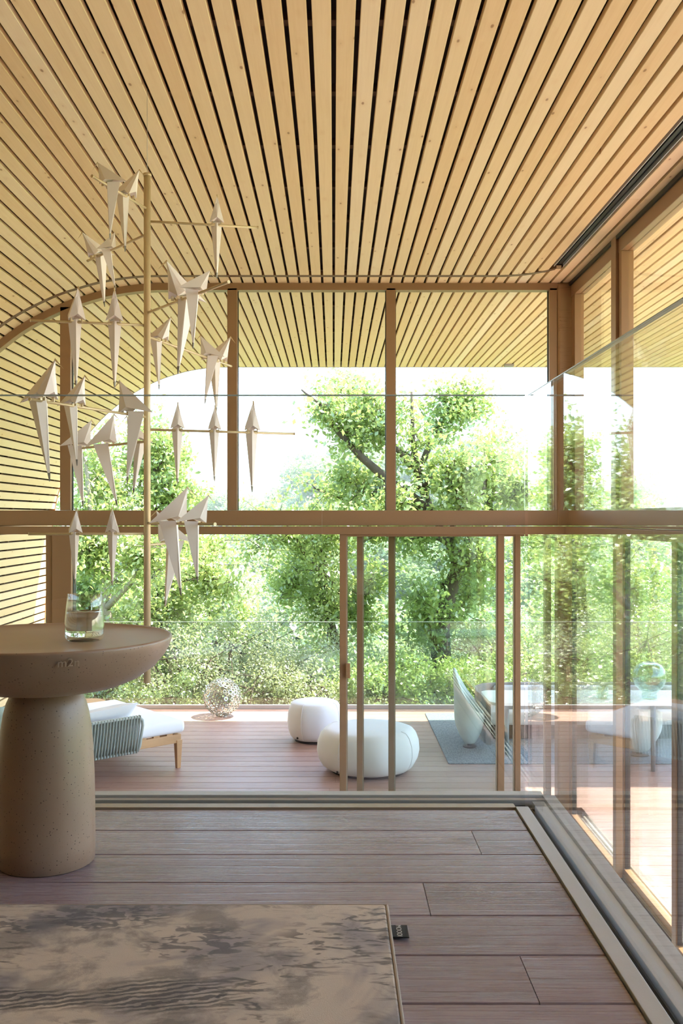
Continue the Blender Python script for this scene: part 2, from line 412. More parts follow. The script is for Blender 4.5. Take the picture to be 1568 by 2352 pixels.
for r in range(32):
    y1 = YR-r*PW
    if r >= len(joints): js = [random.uniform(-2.5, .2)]
    else: js = joints[r]
    if r == 0: js = [-1.6]
    xs = [-3.92]+([-2.9+random.random()*.5] if js and js[0] > -1.5 else [])+js+[.497]
    for a, b in zip(xs[:-1], xs[1:]): plank('plank', a, b, y1-PW, PW, MZ, .019, OAK, fl)
lf = empty('floor_lower', (0, 0, 0)); tag(lf, kind='structure')
bxo('subfloor', (-4.0, YB, -.3), (2.2, YF+.1, -.035), DKBR, lf)
for r in range(38):
    y1 = YF-.04-r*.3
    if y1-.3 > YB: plank('plank', -3.95+.0, 1.925, y1-.3, .3, 0, .03, OAK, lf)
dk = empty('deck', (0, 0, 0)); tag(dk, kind='structure')
bxo('substructure', (-4.0, YF+.1, -.45), (8.5, 13.28, -.06), DKBR, dk); bxo('substructure', (2.26, YB, -.45), (8.5, YF+.1, -.06), DKBR, dk)
y = 13.30; r = 0; DW = .207
while y-DW > YB:
    y -= DW; x0 = -3.96 if y > YF+.13 else (2.262 if y < YF-.1 else 2.262)
    js = [j for j in ([-.1+((r*37) % 7)*.02, 4.1] if r % 2 else [-2.2, 1.9+((r*13) % 5)*.05, 6.2]) if j > x0+.4]
    xs = [x0]+js+[8.48]
    for a, b in zip(xs[:-1], xs[1:]): plank('deck_board', a, b, y, DW, 0, .03, DECKW, dk, .008)
    r += 1
bxo('edge_trim', (-3.96, 13.30, -.3), (8.48, 13.34, .004), WHITEP, dk)

# other walls of the room (behind the camera)
PLAST = plain('dark_wall_panel', (96, 76, 60), .7)
wb = empty('wall_back', (0, YB, 0)); tag(wb, kind='structure')
for i in range(8): bxo('wall_panel', (-4.1+i*.8, -.2, -.3), (-3.304+i*.8, 0, 4.8), PLAST, wb)

wr = empty('wall_right', (2.06, YB, 0)); tag(wr, kind='structure')
for i in range(4): bxo('wall_panel', (.0, i*.86, -.3), (.16, .855+i*.86, H0-.151), PLAST, wr); bxo('wall_panel', (.02, i*.86, H0+.061), (.1, .855+i*.86, H0+1.93), PLAST, wr)
# ------------------------------------------------------------------ glass balustrades
ZG = H0+.34
tb = empty('trim_10', (0, 0, MZ)); tag(tb, kind='structure')
# front: inner strip, black channel, outer strips; right: the same turned along Y
for (a, b, z, m, nm) in ((2.628, 2.665, .004, BRALU, 'inner_strip'), (2.668, 2.70, -.012, GASK, 'channel'), (2.70, 2.722, .003, ALU, 'outer_strip'), (2.725, 2.765, .010, ALU, 'cap_strip')):
    MB().box((-3.9, a, -.05), (.5+(a-2.628), b, z)).build(nm, m, tb, .001)
for (a, b, z, m, nm) in ((.499, .534, .006, ALU, 'inner_strip'), (.534, .556, -.012, GASK, 'channel'), (.556, .590, .003, ALU, 'outer_strip'), (.593, .628, .010, ALU, 'cap_strip')):
    MB().box((a, YB+.01, -.05), (b, 2.63+(a-.499), z)).build(nm, m, tb, .001)
bl = empty('glass_balustrade', (0, 2.678, MZ)); tag(bl, 'frameless clear glass balustrade running across the front edge of the oak floor', 'balustrade')
MB().box((-3.78, 0, -.012), (.535, .0115, ZG-MZ)).build('pane', GLASS, bl)
MB().box((-3.78, -.001, ZG-MZ), (.535, .0125, ZG-MZ+.003)).build('top_edge', EDGE, bl)
br = empty('glass_balustrade', (.543, 0, MZ)); tag(br, 'frameless glass balustrade along the right edge of the oak floor, full of reflections', 'balustrade')
for a, b in ((YB+.02, .6), (.606, 2.678)):
    MB().box((0, a, -.012), (.0115, b, ZG-MZ)).build('pane', GLASS, br)
MB().box((-.001, YB+.02, ZG-MZ), (.0125, 2.678, ZG-MZ+.002)).build('top_edge', EDGE, br)
bo = empty('glass_balustrade', (0, 13.24, 0)); tag(bo, 'outdoor glass balustrade at the far edge of the timber deck', 'balustrade')
for i in range(6):
    a = -3.9+i*2.06; MB().box((a, 0, .0), (a+2.05, .014, 1.2)).build('pane', GLASS, bo)
MB().box((-3.9, -.02, 0), (8.45, .034, .055)).build('base_channel', ALU, bo)
MB().box((-3.9, -.001, 1.2), (8.45, .015, 1.206)).build('top_edge', EDGE, bo)

# ------------------------------------------------------------------ bird lamp
PAPER = plain('white_paper', (238, 226, 216), .6, 0, .03, 6, .02)
PERCH = [(-1.047,4.159,4.130),(-0.374,4.700,4.071),(-1.302,5.080,4.010),(-1.418,4.488,3.572),(-0.439,3.995,3.631),(-0.590,5.501,3.518),(-1.234,3.896,3.130),(-0.200,4.835,3.071),(-1.370,5.100,3.014),(-1.430,4.500,2.571),(-0.499,4.020,2.621),(-0.826,5.250,2.516)]
BIRDS = [(0,0.719,-1.005,4.283,0.801,2.808,-0.085),(0,0.389,-0.954,4.429,0.846,-0.333,-0.101),(1,0.623,-0.570,4.662,0.881,-1.382,0),(2,0.840,-1.237,5.003,0.869,-2.437,-0.233),(2,0.609,-1.143,4.892,0.660,0.704,0.109),(3,0.624,-1.221,4.530,1.046,-1.1,0),(3,0.286,-1.044,4.568,1.045,-1.360,0),(4,0.449,-0.691,4.329,1.128,-2.496,-0.015),(4,0.646,-0.601,4.209,0.817,0.645,-0.136),(5,0.134,-0.854,4.721,0.805,-0.326,-0.086),(5,0.692,-0.684,5.224,0.838,2.816,0.023),(5,0.830,-0.642,5.349,0.956,-0.326,-0.107),(6,0.901,-1.200,3.966,1.122,-0.449,0.040),(6,0.656,-1.117,4.138,0.867,-0.449,-0.011),(6,0.163,-0.950,4.485,1.095,2.693,0.010),(7,0.197,-0.758,4.646,0.873,-1.36,0),(7,0.445,-0.586,4.705,0.827,-1.36,0),(7,0.702,-0.407,4.765,1.0,-1.36,0),(8,0.932,-1.338,5.066,1.040,0.760,-0.008),(8,0.545,-1.154,4.873,1.050,0.760,0.140),(8,0.146,-0.964,4.673,0.845,-2.382,0.002),(9,0.621,-1.227,4.538,0.807,-1.1,0),(9,0.300,-1.055,4.570,0.836,-1.386,0),(10,0.446,-0.718,4.341,1.104,0.599,0.034),(10,0.761,-0.594,4.159,0.858,0.599,-0.041),(11,0.578,-0.855,4.976,1.123,3.035,0.006)]
LX, LY = -.895, 4.6; LZ0, LZ1 = H0-.795, H0+1.637
lamp = empty('bird_lamp', (LX, LY, LZ0)); tag(lamp, 'tall brass pole lamp with white folded paper birds sitting on thin perches', 'lamp')
hgt = LZ1-LZ0
MB().tube([(0, 0, 0), (0, 0, hgt*.5), (0, 0, hgt)], .0165, 20).build('pole', BRASS, lamp, smooth=False)
MB().tube([(0, 0, hgt), (0, 0, hgt+.012)], .0205, 20).build('pole_cap', BRASS, lamp)
MB().tube([(0, 0, hgt+.01), (0, 0, 4.708-LZ0)], .0012, 6).build('suspension_wire', ALU, lamp)
for p in lamp.children:
    for q in p.data.polygons: q.use_smooth = len(q.vertices) == 4
for (x, y, z) in PERCH:
    a = Vector((0, 0, z-LZ0)); b = Vector((x-LX, y-LY, z-LZ0)); d = (b-a).normalized()
    pc = MB().tube([a+d*.014, b], .0062, 10).build('perch', BRASS, lamp, smooth=True)
    MB().tube([b, b+d*.004], .0075, 10).build('end_cap', BRASS, pc)
def bird_meshes():
    H = (.062, 0, .15); R = (-.118, 0, .004); B = (-.035, 0, .03)
    v = [H, R, (.034, .040, .006), (.034, -.040, .006), (.052, 0, .03), B, (.05, .012, .098), (.05, -.012, .098), (.052, 0, .11), (.0, .034, .03), (.0, -.034, .03)]
    f = [(0, 1, 9), (0, 9, 6), (9, 2, 6), (0, 10, 1), (0, 7, 10), (10, 7, 3), (6, 2, 4), (7, 4, 3), (0, 6, 8), (0, 8, 7), (6, 4, 8), (7, 8, 4), (2, 9, 5), (3, 5, 10), (2, 5, 4), (3, 4, 5), (1, 5, 9), (1, 10, 5)]
    t = [(-.072, 0, .012), (-.01, .031, .012), (.012, 0, .012), (-.01, -.031, .012), (.008, 0, -.265), (.013, .006, -.265), (.02, 0, -.265), (.013, -.006, -.265)]
    mb = MB(); mb.v = v+t; n = len(v)
    mb.f = f+[(n, n+1, n+2, n+3), (n, n+4, n+5, n+1), (n+1, n+5, n+6, n+2), (n+2, n+6, n+7, n+3), (n+3, n+7, n+4, n), (n+7, n+6, n+5, n+4)]
    body = mb.mesh('paper_bird', fix=True); body.materials.append(PAPER)
    mb = MB(); mb.v = [(.061, 0, .153), (.058, .004, .147), (.058, -.004, .147), (.1, 0, .108), (.066, 0, .142)]
    mb.f = [(0, 1, 3), (0, 3, 2), (1, 4, 3), (4, 2, 3), (0, 2, 4, 1)]
    beak = mb.mesh('beak', fix=True); beak.materials.append(BRASS)
    mb = MB(); mb.v = [(.007, 0, -.266), (.013, .007, -.266), (.021, 0, -.266), (.013, -.007, -.266), (.014, 0, -.297), (.017, .002, -.297), (.019, 0, -.297), (.017, -.002, -.297)]
    mb.f = [(0, 1, 2, 3), (7, 6, 5, 4)]+[(i, i+4, (i+1) % 4+4, (i+1) % 4) for i in range(4)]
    tip = mb.mesh('tail_weight', fix=True); tip.materials.append(plain('grey_metal', (150, 142, 132), .4, .5))
    mb = MB(); mb.box((.018, .022, -.002), (.03, .026, .016)).box((.018, -.026, -.002), (.03, -.022, .016)).box((-.006, -.024, .002), (.006, .024, .009))
    clip = mb.mesh('clip'); clip.materials.append(BRASS)
    return body, beak, tip, clip
bm_ = bird_meshes()
for (pi, t, x, y, sc, head, pitch) in BIRDS:
    z = PERCH[pi][2]
    o = bpy.data.objects.new('paper_bird', bm_[0]); COL.objects.link(o); o.parent = lamp
    M = Matrix.Translation((x-LX, y-LY, z-LZ0)) @ Matrix.Rotation(head, 4, 'Z') @ Matrix.Rotation(-pitch, 4, 'Y') @ Matrix.Scale(sc, 4)
    o.matrix_local = M
    for nm, me in zip(('beak', 'tail_weight', 'clip'), bm_[1:]):
        c = bpy.data.objects.new(nm, me); COL.objects.link(c); c.parent = o

# ------------------------------------------------------------------ stone table and tumbler
def m_stone():
    t = NT('speckled_stone'); v = t.coords(rnd=False)
    n = t.noise(v, 5, 4); c = t.mix(n, lin((146, 118, 97)), lin((170, 142, 120)))
    vo = t.n('ShaderNodeTexVoronoi', {'Vector': v, 'Scale': 150.0, 'Randomness': 1.0})
    sp = t.n('ShaderNodeSeparateColor', {0: vo.outputs['Color']}).outputs[0]
    lim = t.mth('MULTIPLY', t.mth('GREATER_THAN', sp, .5), t.mth('MULTIPLY', sp, .24))
    hole = t.mth('LESS_THAN', vo.outputs['Distance'], lim)
    vo2 = t.n('ShaderNodeTexVoronoi', {'Vector': v, 'Scale': 220.0})
    sp2 = t.n('ShaderNodeSeparateColor', {0: vo2.outputs['Color']}).outputs[0]
    wp = t.mth('MULTIPLY', t.mth('LESS_THAN', vo2.outputs['Distance'], .3), t.mth('GREATER_THAN', sp2, .8))
    tc = t.n('ShaderNodeNewGeometry'); nz = t.n('ShaderNodeSeparateXYZ', {0: tc.outputs['True Normal']}).outputs[2]
    side = t.mth('LESS_THAN', nz, .9)
    hole = t.mth('MULTIPLY', hole, side); wp = t.mth('MULTIPLY', wp, side)
    c = t.mix(t.mth('MULTIPLY', hole, .75), c, lin((70, 48, 36))); c = t.mix(t.mth('MULTIPLY', wp, .4), c, lin((150, 116, 92)))
    h = t.mth('SUBTRACT', t.mth('MULTIPLY', n, .2), t.mth('ADD', hole, t.mth('MULTIPLY', wp, .4)))
    m = t.princ(c, .38, 0, h, .6, .003); return m
STONE = m_stone()
TX, TY = -.669, 2.232; TH = .5*1.0
tb_ = empty('stone_table', (TX, TY, MZ)); tag(tb_, 'round beige speckled stone pedestal table standing on the oak floor', 'table')
ztop = (1188-1461)/2200*2.232+.8
# dish top
R_ = .289
pr = [(.08, .400), (.13, .403), (.175, .412), (.215, .428), (.25, .453), (.274, .482), (.286, .507), (.289, .516), (.289, ztop-.004), (.286, ztop), (.281, ztop-.001), (.27, ztop-.004), (.18, ztop-.0045), (.08, ztop-.0045), (.01, ztop-.0045)]
MB().lathe(pr, 96).build('tabletop', STONE, tb_, smooth=True)
pr = [(.106, 0), (.110, .003), (.111, .05), (.1105, .13), (.109, .2), (.1065, .26), (.102, .31), (.0965, .345), (.090, .37), (.081, .39), (.072, .40), (.07, .403)]
MB().lathe(pr, 72).build('pedestal', STONE, tb_, smooth=True)
fc = bpy.data.curves.new('engraving', 'FONT'); fc.body = 'm2n'; fc.size = .026; fc.extrude = .0008; fc.align_x = 'CENTER'
fo = bpy.data.objects.new('engraving', fc); COL.objects.link(fo)
def text_mesh(o, name, mat, parent, M):
    dg = bpy.context.evaluated_depsgraph_get(); me = bpy.data.meshes.new_from_object(o.evaluated_get(dg))
    bpy.data.objects.remove(o); q = bpy.data.objects.new(name, me); COL.objects.link(q); me.materials.clear(); me.materials.append(mat)
    q.parent = parent; q.matrix_local = M; return q
ang = math.radians(-64.5)
M = Matrix.Rotation(ang+math.pi/2, 4, 'Z') @ Matrix.Translation((0, -.2841, .492)) @ Matrix.Rotation(math.radians(90+18), 4, 'X')
eng = text_mesh(fo, 'engraving', plain('engraved_stone', (176, 150, 128), .5), tb_, M)
# tumbler: x 150..238 px
gx, gy = at(194, 1436, 2.19).x, 2.19
WGL = NT('drinking_glass'); pg = WGL.n('ShaderNodeBsdfGlass', {'Roughness': 0.0, 'IOR': 1.5, 'Color': (1, 1, 1, 1)}); WGL.t.links.new(pg.outputs[0], WGL.out.inputs[0])
WAT = NT('water'); pg = WAT.n('ShaderNodeBsdfGlass', {'Roughness': 0.0, 'IOR': 1.33, 'Color': (.98, 1, 1, 1)}); WAT.t.links.new(pg.outputs[0], WAT.out.inputs[0])
tz = MZ+ztop-.0045
tg = MB().lathe([(.034, 0), (.039, .002), (.0435, .009), (.0445, .02), (.0442, .035), (.0428, .055), (.0405, .078), (.0375, .106), (.0370, .1064), (.0365, .106), (.0395, .078), (.0418, .055), (.0432, .035), (.0434, .02), (.0425, .013), (.036, .009), (.001, .009)], 64).build('drinking_glass', m_glass('tumbler_glass', (.97, .98, .97), 2.0), None, smooth=True, fix=True)
tg.location = (gx, gy, tz); tag(tg, 'clear glass tumbler half full of water on the stone table', 'glass')
wt = MB().lathe([(.001, .0092), (.0355, .0095), (.0420, .0132), (.0430, .02), (.0428, .035), (.0414, .055), (.0404, .066), (.001, .0655)], 64).build('water', WAT.m, tg, smooth=True, fix=True)

# ------------------------------------------------------------------ rug on the floor, with tag
def m_rug():
    t = NT('patterned_rug'); v = t.coords(rnd=False)
    n = t.noise(v, 1.6, 5, .6, .8); n2 = t.noise(v, 7, 5, .65, .4); n3 = t.noise(v, 650, 2)
    base = t.ramp(n, [(.32, lin((112, 106, 112))), (.42, lin((198, 180, 160))), (.5, lin((190, 172, 154))), (.56, lin((150, 138, 134))), (.66, lin((112, 106, 112)))])
    dk_ = t.ramp(n2, [(.5, 0.), (.6, 1.)]); c = t.mix(t.mth('MULTIPLY', dk_, .55), base, lin((84, 78, 80)))
    # feathered dark strokes
    sv = t.n('ShaderNodeMapping', {0: v, 2: (0, 0, .9), 3: (1, 3.2, 1)}).outputs[0]
    st = t.noise(sv, 14, 3, .6, 1.2); mask = t.ramp(t.noise(v, 2.6, 2), [(.44, 0.), (.53, 1.)])
    c = t.mix(t.mth('MULTIPLY', t.mth('MULTIPLY', t.ramp(st, [(.52, 0.), (.6, 1.)]), mask), .75), c, lin((48, 46, 52)))
    # striped wing shape
    wv = t.n('ShaderNodeTexWave', {'Vector': t.n('ShaderNodeMapping', {0: v, 2: (0, 0, 1.15), 3: (.55, 1, 1)}).outputs[0], 'Scale': 24.0, 'Distortion': 6.0, 'Detail': 3.0, 'Detail Scale': 2.0}).outputs[1]
    def blob(cx, cy, sx, sy, j=.25):
        d = t.n('ShaderNodeVectorMath', {0: t.n('ShaderNodeMapping', {0: v, 1: (-cx*sx, -cy*sy, 0), 3: (sx, sy, 0)}).outputs[0]}, operation='LENGTH').outputs['Value']
        return t.ramp(t.mth('ADD', d, t.mth('MULTIPLY', n2, j)), [(.42, 1.), (.56, 0.)])
    stripe = t.ramp(wv, [(.4, 1.), (.6, 0.)])
    wm = t.mth('MAXIMUM', blob(-.39, -.37, 3.0, 6.0), blob(-.68, -.385, 1.5, 10))
    c = t.mix(t.mth('MULTIPLY', t.mth('MULTIPLY', stripe, wm), .8), c, lin((44, 42, 48)))
    st2 = t.ramp(t.noise(t.n('ShaderNodeMapping', {0: v, 2: (0, 0, -.5), 3: (1, 2.2, 1)}).outputs[0], 30, 2, .5, .6), [(.48, 0.), (.54, 1.)])
    wm2 = t.mth('MAXIMUM', blob(-.56, -.06, 2.8, 5.5), t.mth('MAXIMUM', blob(-.78, -.11, 3, 7), blob(-.36, -.17, 3.5, 5)))
    c = t.mix(t.mth('MULTIPLY', t.mth('MULTIPLY', st2, wm2), .7), c, lin((62, 60, 68)))
    c = t.mix(t.mth('MULTIPLY', n3, .25), c, lin((150, 140, 130)))
    return t.princ(c, .95, 0, n3, .3, .0015)
RUG = m_rug()
ry1 = 1.948
rg = empty('area_rug', (.105, ry1, MZ)); tag(rg, 'beige and charcoal patterned rug on the oak floor in the foreground', 'rug')
MB().box((-2.6, -2.6, .0005), (0, 0, .013)).build('pile', RUG, rg, .005, 3, True)
e = MB().box((0, -2.6, .0005), (.006, .004, .012)).box((-2.6, 0, .0005), (0, .005, .012)); e.build('bound_edge', plain('rug_binding', (170, 158, 144), .9), rg, .002)
tgp = MB().box((.004, -.138, .004), (.038, -.084, .0068)).build('woven_tag', plain('black_woven_label', (32, 32, 36), .7), rg, .001)
fc = bpy.data.curves.new('lettering', 'FONT'); fc.body = 'MOOOI'; fc.size = .0145; fc.extrude = .0003; fc.align_x = 'CENTER'
fo = bpy.data.objects.new('lettering', fc); COL.objects.link(fo)
text_mesh(fo, 'lettering', plain('white_thread', (205, 203, 198), .8), tgp, Matrix.Translation((.0155, -.111, .0070)) @ Matrix.Rotation(-math.pi/2, 4, 'Z'))

# ------------------------------------------------------------------ poufs
FAB = plain('white_outdoor_fabric', (232, 230, 232), .9, 0, .03, 5, .25, .001)
def pouf(name, X, Y, R, Hh, label, rz):
    o = empty(name, (X, Y, 0), rz); tag(o, label, 'pouf', 'white poufs on the deck')
    sq = lambda t: 1+.012*math.cos(8*t)
    prf = [(R*.55, .02), (R*.80, .035), (R*.89, .07), (R*.965, .14), (R, .22), (R*.985, Hh-.14), (R*.93, Hh-.06), (R*.86, Hh-.018), (R*.75, Hh-.002), (R*.4, Hh+.004), (.01, Hh+.005)]
    b = MB().lathe(prf, 64, sq=sq).build('cover', FAB, o, smooth=True)
    MB().lathe([(R*.5, 0), (R*.72, 0), (R*.74, .022), (R*.5, .024)], 40).build('base', DARK, o)
    for a in range(4):
        t = math.pi/4+a*math.pi/2
        MB().tube([(r*1.003*sq(t)*math.cos(t), r*1.003*sq(t)*math.sin(t), z+.001) for r, z in prf[1:-2]], .0025, 5).build('seam', FAB, o)
    t = math.radians(228)-rz
    MB().box((-.004, -.008, 0), (.01, .008, .022)).build('label_tab', GASK, o).matrix_local = Matrix.Translation((R*.90*math.cos(t), R*.90*math.sin(t), .06)) @ Matrix.Rotation(t, 4, 'Z')
pouf('pouf', -.225, 11.4, .325, .465, 'smaller taller-looking white fabric pouf standing behind the wide one', .3)
pouf('pouf', .363, 10.05, .535, .455, 'wide low white fabric pouf partly behind the sliding door glass', .15)

# ------------------------------------------------------------------ sphere sculpture of metal rings
RINGM = plain('polished_ring_metal', (176, 178, 168), .25, .9, .03, 20)
sp = empty('metal_ball', (-1.485, 12.76, 0)); tag(sp, 'openwork silver metal ball of welded rings standing at the deck edge', 'sculpture')
r = .243; N = 290; prot = MB()
n1, n2 = 12, 4
me_cache = []
for sc in (.025, .029, .033):
    mb = MB()
    for i in range(n1):
        a = 2*math.pi*i/n1
        for (rr, z) in ((sc, -.003), (sc, .003), (sc*.62, .003), (sc*.62, -.003)): mb.v.append((rr*math.cos(a), rr*math.sin(a), z))
    for i in range(n1):
        for k in range(4): mb.f.append((i*4+k, ((i+1) % n1)*4+k, ((i+1) % n1)*4+(k+1) % 4, i*4+(k+1) % 4))
    m_ = mb.mesh('ring', fix=True); m_.materials.append(RINGM); me_cache.append(m_)
for i in range(N):
    z = 1-2*(i+.5)/N; a = i*2.399963; q = math.sqrt(1-z*z); n = Vector((q*math.cos(a), q*math.sin(a), z))
    o = bpy.data.objects.new('ring', me_cache[i % 3]); COL.objects.link(o); o.parent = sp
    o.matrix_local = Matrix.Translation(n*r+Vector((0, 0, r+.012))) @ n.to_track_quat('Z', 'Y').to_matrix().to_4x4() @ Matrix.Rotation(.25*math.sin(i*3.1), 4, 'X') @ Matrix.Rotation(.25*math.cos(i*1.7), 4, 'Y')
MB().lathe([(.05, 0), (.075, 0), (.075, .016), (.05, .016)], 24).build('base_ring', RINGM, sp)

# ------------------------------------------------------------------ rope daybed
TEAK = m_plank('teak', [(196, 150, 104), (206, 162, 116), (214, 172, 128)], (150, 104, 66), (.4, .6), bump=.1)
ROPE = plain('sage_grey_rope', (160, 170, 164), .8, 0, .1, 60, .4, .002)
CUSH = plain('white_cushion', (240, 240, 244), .95, 0, .02, 4, .2, .001)
db = empty('daybed', (-1.56, 10.13, 0), math.atan2(-.65, -.76)); tag(db, 'teak daybed with thick white cushion and grey woven rope back, on the deck', 'daybed')
# local +x runs along the near side towards the left, local -y ... u axis = (-.66,.75) -> local y negative
def DB(x0, y0, z0, x1, y1, z1): return ((x0, -y1, z0), (x1, -y0, z1))
LN, DP = 2.9, 1.55
def cushion(name, a, b, mat, par, r=.05):
    o = MB().box(a, b).build(name, mat, par, r, 4, True); return o
cushion('mattress', *DB(.0, .0, .375, LN, DP, .51), CUSH, db)
for nm, q in (('side_rail', DB(.04, .03, .27, LN-.04, .08, .36)), ('side_rail', DB(.04, DP-.08, .27, LN-.04, DP-.03, .36)), ('end_rail', DB(.04, .08, .27, .09, DP-.08, .36)), ('end_rail', DB(LN-.09, .08, .27, LN-.04, DP-.08, .36))):
    MB().box(*q).build(nm, TEAK, db, .006)
for i in range(18):
    x = .14+i*.155; MB().box(*DB(x, .04, .36, x+.07, DP-.04, .376)).build('slat', TEAK, db)
for (x, yv) in ((.065, .055), (LN-.065, .055), (.065, DP-.055), (LN-.065, DP-.055)):
    mb = MB()
    for z, h in ((0, .021), (.30, .034)):
        for sx, sy in ((-1, -1), (1, -1), (1, 1), (-1, 1)): mb.v.append((x+sx*h, -yv+sy*h, z))
    mb.f = [(3, 2, 1, 0), (4, 5, 6, 7)]+[(i, (i+1) % 4, (i+1) % 4+4, i+4) for i in range(4)]
    mb.build('leg', TEAK, db, .003)
# rope back along the near side from x=.56 to 2.4 with rounded top corners
bx0, bx1, bz0, bz1, yb, ln = .56, 2.45, .27, .64, -.02, .05
def yb_(z): return -(yb-(z-bz0)*.22)
loop = [(bx0+.03, bz0), (bx0+.008, bz0+.05), (bx0, bz1-.10), (bx0+.012, bz1-.04), (bx0+.05, bz1-.006), (bx0+.10, bz1), (bx1-.10, bz1), (bx1-.03, bz1-.02), (bx1, bz1-.1), (bx1-.03, bz0), (bx0+.03, bz0)]
MB().tube([(x, yb_(z), z) for x, z in loop], .016, 10).build('back_frame', plain('rope_frame', (176, 184, 178), .6), db, smooth=True)
nr = 56
rm = MB().tube([(0, yb_(bz0)+.012, bz0-.012), (0, yb_(bz0+.1)+.018, bz0+.1), (0, yb_(bz1-.1)+.018, bz1-.1), (0, yb_(bz1)+.012, bz1+.012), (0, yb_(bz1)-.012, bz1+.012), (0, yb_(bz1-.1)-.018, bz1-.1), (0, yb_(bz0+.1)-.018, bz0+.1), (0, yb_(bz0)-.012, bz0-.012)], .0085, 6).mesh('rope'); rm.materials.append(ROPE)
for p in rm.polygons: p.use_smooth = True
for i in range(nr):
    o = bpy.data.objects.new('rope', rm); COL.objects.link(o); o.parent = db; o.location = (bx0+.045+i*(bx1-bx0-.09)/(nr-1), 0, 0)
def pillow(name, W, Hh, T, mat, M, label, cat, group=None):
    mb = MB(); n = 14
    for side in (1, -1):
        b = len(mb.v)
        for i in range(n+1):
            for j in range(n+1):
                u, v_ = i/n*2-1, j/n*2-1
                t = T*.5*max(0, (1-abs(u)**3.2))**.55*max(0, (1-abs(v_)**3.2))**.55
                px, py = u*W/2*(1-.06*(1-abs(v_))*abs(u)), v_*Hh/2*(1-.06*(1-abs(u))*abs(v_))
                mb.v.append((px, side*t, py))
        for i in range(n):
            for j in range(n):
                q = (b+i*(n+1)+j, b+(i+1)*(n+1)+j, b+(i+1)*(n+1)+j+1, b+i*(n+1)+j+1); mb.f.append(q if side == 1 else q[::-1])
    o = mb.build(name, mat, None, smooth=True); o.matrix_world = M; tag(o, label, cat, group); return o
MD = Matrix.Translation(db.location) @ Matrix.Rotation(db.rotation_euler[2], 4, 'Z')
pillow('pillow', .62, .42, .15, CUSH, MD @ Matrix.Translation((.83, -.22, .60)) @ Matrix.Rotation(math.radians(-52), 4, 'X') @ Matrix.Rotation(.14, 4, 'Y'), 'white scatter pillow leaning on the rope back of the daybed, nearest its right end', 'pillow')
pillow('pillow', .60, .44, .16, plain('pale_teal_fabric', (190, 212, 210), .9), MD @ Matrix.Translation((1.72, -.17, .68)) @ Matrix.Rotation(math.radians(-22), 4, 'X'), 'pale teal scatter pillow on the daybed at the left edge behind the stone table', 'pillow')
st_ = empty('side_table', (-2.95, 11.55, 0)); tag(st_, 'tan timber side table behind the daybed, mostly hidden by the stone pedestal', 'side table')
MB().lathe([(.05, 0), (.14, 0), (.15, .02), (.16, .38), (.15, .40), (.05, .40)], 32).build('body', TEAK, st_)
MB().lathe([(.05, .401), (.19, .401), (.2, .415), (.19, .43), (.01, .43)], 32).build('table_top', TEAK, st_)

# ------------------------------------------------------------------ dining corner on the right of the deck
OR_ = NT('outdoor_rug_weave'); vv = OR_.coords(rnd=False)
a_ = OR_.noise(OR_.n('ShaderNodeMapping', {0: vv, 3: (60, 14, 1)}).outputs[0], 1.2, 3); OR_.princ(OR_.ramp(a_, [(.35, lin((96, 104, 110))), (.65, lin((142, 150, 154)))]), .95, 0, a_, .5, .004)
org = MB().box((1.23, 10.27, .001), (5.2, 12.9, .014)).build('outdoor_rug', OR_.m, None, .004, 1); tag(org, 'grey blue woven outdoor rug under the dining table on the deck', 'rug')
SHELL = plain('pale_sage_upholstery', (206, 216, 212), .85, 0, .03, 6, .2, .001)
def egg_chair(X, Y, rz, Hh, label, z0=.014):
    o = empty('shell_chair', (X, Y, z0), rz); tag(o, label, 'chair', 'upholstered shell chairs at the dining table')
    # cup-shaped shell, open towards local +x; rim dips at the front
    mb = MB(); nu, nv = 28, 10
    def P(u, v_, k):                       # u around -pi..pi (pi = back), v 0 bottom .. 1 rim
        back = (.5-.5*math.cos(u))         # 0 front, 1 back
        top = .40+(Hh-.40)*back**1.6
        z = .05+(top-.05)*v_
        R = (.25*(math.sin(min(1, .12+z/.42)*math.pi/2)))*(1-.10*back*max(0, z-.42)/.4)*(1-k)
        w_ = 1-max(0, (z-.5))/(Hh-.45)*.55*back if z > .5 else 1
        x = R*math.cos(u)*1.0-(.10*max(0, z-.4))*back; yy = R*math.sin(u)*w_
        return (x, yy, z)
    for k in (0, .13):
        for j in range(nv+1):
            for i in range(nu):
                mb.v.append(P(2*math.pi*i/nu, j/nv, k))
    def id_(k, j, i): return k*(nv+1)*nu+j*nu+i % nu
    for j in range(nv):
        for i in range(nu):
            mb.f.append((id_(0, j, i), id_(0, j, i+1), id_(0, j+1, i+1), id_(0, j+1, i)))
            mb.f.append((id_(1, j, i), id_(1, j+1, i), id_(1, j+1, i+1), id_(1, j, i+1)))
    for i in range(nu): mb.f.append((id_(0, nv, i), id_(0, nv, i+1), id_(1, nv, i+1), id_(1, nv, i)))
    mb.f.append(tuple(id_(0, 0, i) for i in reversed(range(nu)))); mb.f.append(tuple(id_(1, 0, i) for i in range(nu)))
    mb.build('shell', SHELL, o, smooth=True, fix=True)
    MB().lathe([(.02, .30), (.18, .30), (.202, .33), (.205, .36), (.18, .385), (.12, .392), (.01, .395)], 32).build('seat_cushion', CUSH, o, smooth=True)
    MB().lathe([(.10, 0), (.11, .004), (.11, .014), (.04, .02), (.035, .12)], 32).build('base', GASK, o)
    return o
egg_chair(1.56, 11.0, -.25, .90, 'pale shell chair with tall pointed back at the left end of the dining table').scale = (.70, .85, 1)
egg_chair(3.38, 10.62, 1.4, .60, 'low white tub chair tucked under the dining table beside its metal leg')
dt = empty('dining_table', (2.9, 10.32, 0)); tag(dt, 'white topped outdoor dining table on slim grey legs on the right of the deck', 'table')
